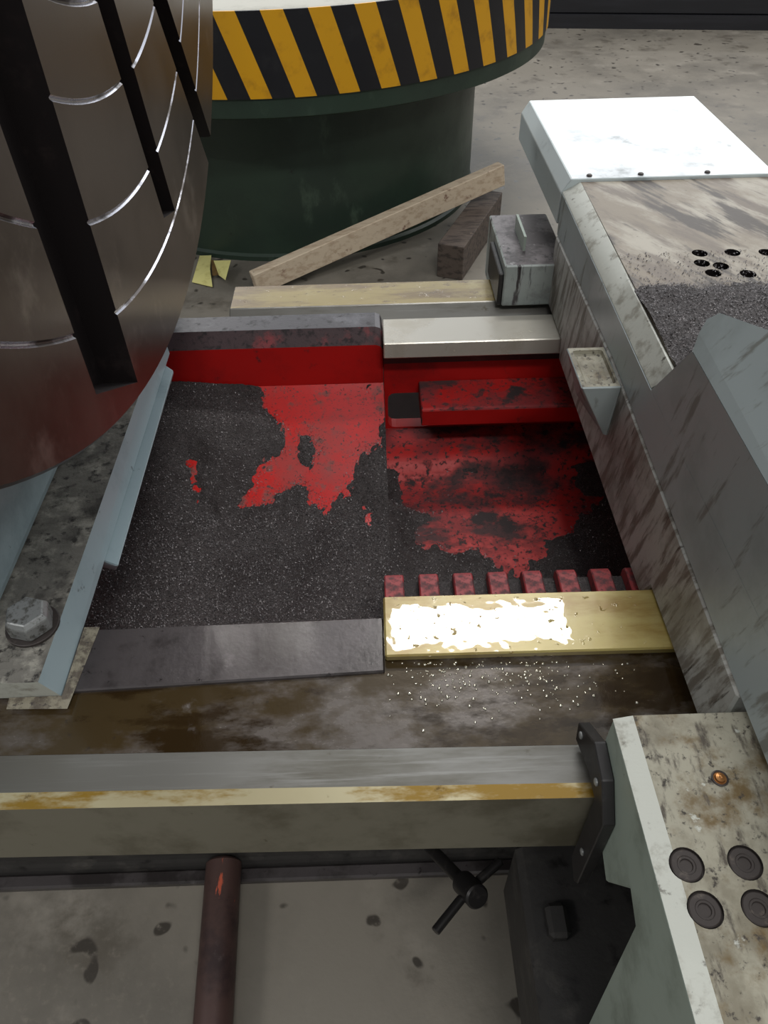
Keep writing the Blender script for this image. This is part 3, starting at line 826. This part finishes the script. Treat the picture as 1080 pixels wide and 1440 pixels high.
# oil drops standing on the deck in front of the gold way
dv, df = [], []
for _ in range(260):
    px = random.gauss(680, 90)
    py = 930 + abs(random.gauss(0, 32))
    if not (545 < px < 900 and py < 1035):
        continue
    c = on(2, 0.7336, px, py)
    zc = 0.7277 + (c.y - 0.425) / 0.13 * 0.0058
    r = random.choice((0.0010, 0.0012, 0.0016, 0.0022))
    k = len(dv)
    for d, q in ((0.0, 1.0), (0.45, 0.85), (0.75, 0.5)):
        dv += [(c.x + r * q * math.cos(i * math.pi / 4), c.y + r * q * math.sin(i * math.pi / 4), zc + r * d) for i in range(8)]
    dv.append((c.x, c.y, zc + r * 0.85))
    for j in (0, 1):
        df += [(k + j * 8 + i, k + j * 8 + (i + 1) % 8, k + j * 8 + 8 + (i + 1) % 8, k + j * 8 + 8 + i) for i in range(8)]
    df += [(k + 16 + i, k + 16 + (i + 1) % 8, k + 24) for i in range(8)]
od = mk('oil_drops', dv, df, ['oil_drop_glint'], None, origin=(0.2, 0.5, 0.7335), smooth=True)
tag(od, 'fine oil drops spattered on the steel deck before the gold way', 'oil drops', kind='stuff')

# ------------------------------------------------------------------ round table with hazard band
TC = Vector((-0.404, 4.147, 0))
tab = thing('round_table', 'dark green drum table with a black and yellow striped rim', 'machine table', (TC.x, TC.y, 0))
DR = 0.945
lathe('drum', TC, (0, 0, 1), [(0, DR + 0.012), (0.02, DR + 0.012), (0.03, DR), (0.74, DR)], 96, ['green_drum'], tab, smooth=True)
# underside and rim of the table
lathe('table_plate', TC, (0, 0, 1), [(0.7405, 0.60), (0.7405, DR + 0.05), (0.69, 1.15), (0.675, 1.23), (0.685, 1.25), (0.7495, 1.252), (1.012, 1.252), (1.016, 1.24), (1.016, 0.02)], 160, ['green_drum', 'ring_top'], tab, midx=[0, 0, 0, 0, 0, 0, 1, 1], smooth=True)
n = 200
vs, fs = [], []
for z, r in ((0.75, 1.2525), (0.75, 1.26), (1.013, 1.26), (1.013, 1.2525)):
    vs += [(TC.x + r * math.cos(2 * math.pi * i / n), TC.y + r * math.sin(2 * math.pi * i / n), z) for i in range(n)]
for j in range(4):
    for i in range(n):
        fs.append((j * n + i, j * n + (i + 1) % n, ((j + 1) % 4) * n + (i + 1) % n, ((j + 1) % 4) * n + i))
band = mk('hazard_band', vs, fs, ['hazard'], tab, smooth=True)
# local height measured from the band's lower edge so that the stripes lean the right way
band.location.z = 0.75
for v in band.data.vertices:
    v.co.z -= 0.75
band['label'] = 'black and yellow slanted hazard stripes'

# long black box beam against the far aisle
bb = thing('black_skirting', 'long matt black low cabinet base along the far aisle', 'cabinet base', (4.2, 7.6, 0))
pa, pb = on(2, 0.0, 785, 40), on(2, 0.0, 1080, 43)
dd = (pb - pa).normalized()
nn = Vector((-dd.y, dd.x, 0))
A0, A1 = pa - dd * 3.0, pb + dd * 2.0
hexa('plinth', [A0, A1, A1 + nn * 0.7, A0 + nn * 0.7] + [p + Vector((0, 0, 0.10)) for p in (A0, A1, A1 + nn * 0.7, A0 + nn * 0.7)], ['black'], bb)
hexa('panel', [p + Vector((0, 0, 0.101)) for p in (A0 + nn * 0.03, A1 + nn * 0.03, A1 + nn * 0.7, A0 + nn * 0.7)] + [p + Vector((0, 0, 0.9)) for p in (A0 + nn * 0.03, A1 + nn * 0.03, A1 + nn * 0.7, A0 + nn * 0.7)], ['black'], bb, bevel=0.01)

# ------------------------------------------------------------------ timber behind the bed
def bar(name, p, q, w, h, mats, label, cat, skew=0.0):
    """bar from p to q (centres of its underside ends), width w, height h"""
    p, q = Vector(p), Vector(q)
    d = (q - p).normalized()
    s = Vector((d.y, -d.x, 0)).normalized() * (w / 2)
    u = s.cross(d).normalized() * h
    if u.z < 0:
        u = -u
    e = d * skew
    vs = [p - s, p + s, q + s + e, q - s, p - s + u, p + s + u, q + s + u + e, q - s + u]
    o = hexa(name, vs, mats, None, origin=tuple((p + q) / 2), bevel=0.003)
    return tag(o, label, cat)
BH = 0.15
p0 = on(2, BH, 634, 345)
p1 = on(2, BH, 690, 268)
bar('timber_beam', (p0.x, p0.y, 0.0), (p1.x, p1.y, 0), 0.115, BH, ['wood_dark'], 'short dark oily timber beam lying on concrete under the pale plank', 'timber')
ql = on(2, 0.0, 362, 412)
qr = on(2, 0.205, 706, 258)
bar('wooden_plank', (ql.x, ql.y, 0.0), (qr.x, qr.y, 0.205), 0.05, 0.095, ['wood_pale'], 'long pale weathered plank leaning on the dark beam by the green drum', 'plank')

# yellow folded note on the floor
nt = thing('yellow_paper', 'folded yellow paper sheet with brown card on the floor by the faceplate', 'paper', tuple(on(2, 0.0, 290, 385)))
c = [on(2, 0.004, *p) for p in ((281, 360), (298, 363), (296, 382), (299, 404), (270, 397))]
lift = [0.0, 0.012, 0.012, 0.0, 0.0]
up = [Vector((p.x, p.y, 0.004 + l)) for p, l in zip(c, lift)]
loft('sheet', up, [p + Vector((0, 0, 0.002)) for p in up], ['paper'], nt)
c = [on(2, 0.05, *p) for p in ((300, 364), (325, 368), (316, 388), (306, 378))]
loft('flap', [Vector((p.x, p.y, z)) for p, z in zip(c, (0.04, 0.055, 0.03, 0.02))], [Vector((p.x, p.y, z + 0.002)) for p, z in zip(c, (0.04, 0.055, 0.03, 0.02))], ['paper'], nt)
c = [on(2, 0.02, *p) for p in ((297, 366), (305, 368), (315, 386), (299, 388))]
loft('card', c, [p + Vector((0, 0, 0.003)) for p in c], ['card'], nt)

# ------------------------------------------------------------------ things on the floor before the bed
pr = 0.034
pp = [on(2, pr, 318, 1215), on(2, pr, 300, 1460)]
dv = (pp[0] - pp[1]).normalized()
pA, pB = Vector((pp[0].x, 0.551, pr + 0.0225)), pp[1] - dv * 0.25
pipe = tube('steel_pipe', pA, pB, pr, ['pipe'], None, n=32, origin=tuple((pA + pB) / 2))
tag(pipe, 'rusty brown painted steel pipe lying on the concrete before the bed', 'pipe')

hw = thing('tee_wrench', 'dark steel tee-handled wrench sticking out below the front way', 'wrench', tuple(on(2, 0.0, 650, 1240)))
hc = on(2, 0.25, 660, 1250)
se = on(2, 0.135, 600, 1187)
sd = (hc - se).normalized()
se = hc + sd * ((0.548 - hc.y) / sd.y)      # the shaft ends against the bed body
tube('shaft', se, hc - sd * 0.024, 0.011, ['handle'], hw)
tube('hub', hc - sd * 0.025, hc + sd * 0.030, 0.020, ['handle'], hw, n=24)
ca, cb = on(2, 0.25, 704, 1211), on(2, 0.25, 612, 1310)
tube('cross_bar', ca, hc + (ca - hc).normalized() * 0.0202, 0.0078, ['handle'], hw)
tube('cross_bar', hc + (cb - hc).normalized() * 0.0202, cb, 0.0078, ['handle'], hw)
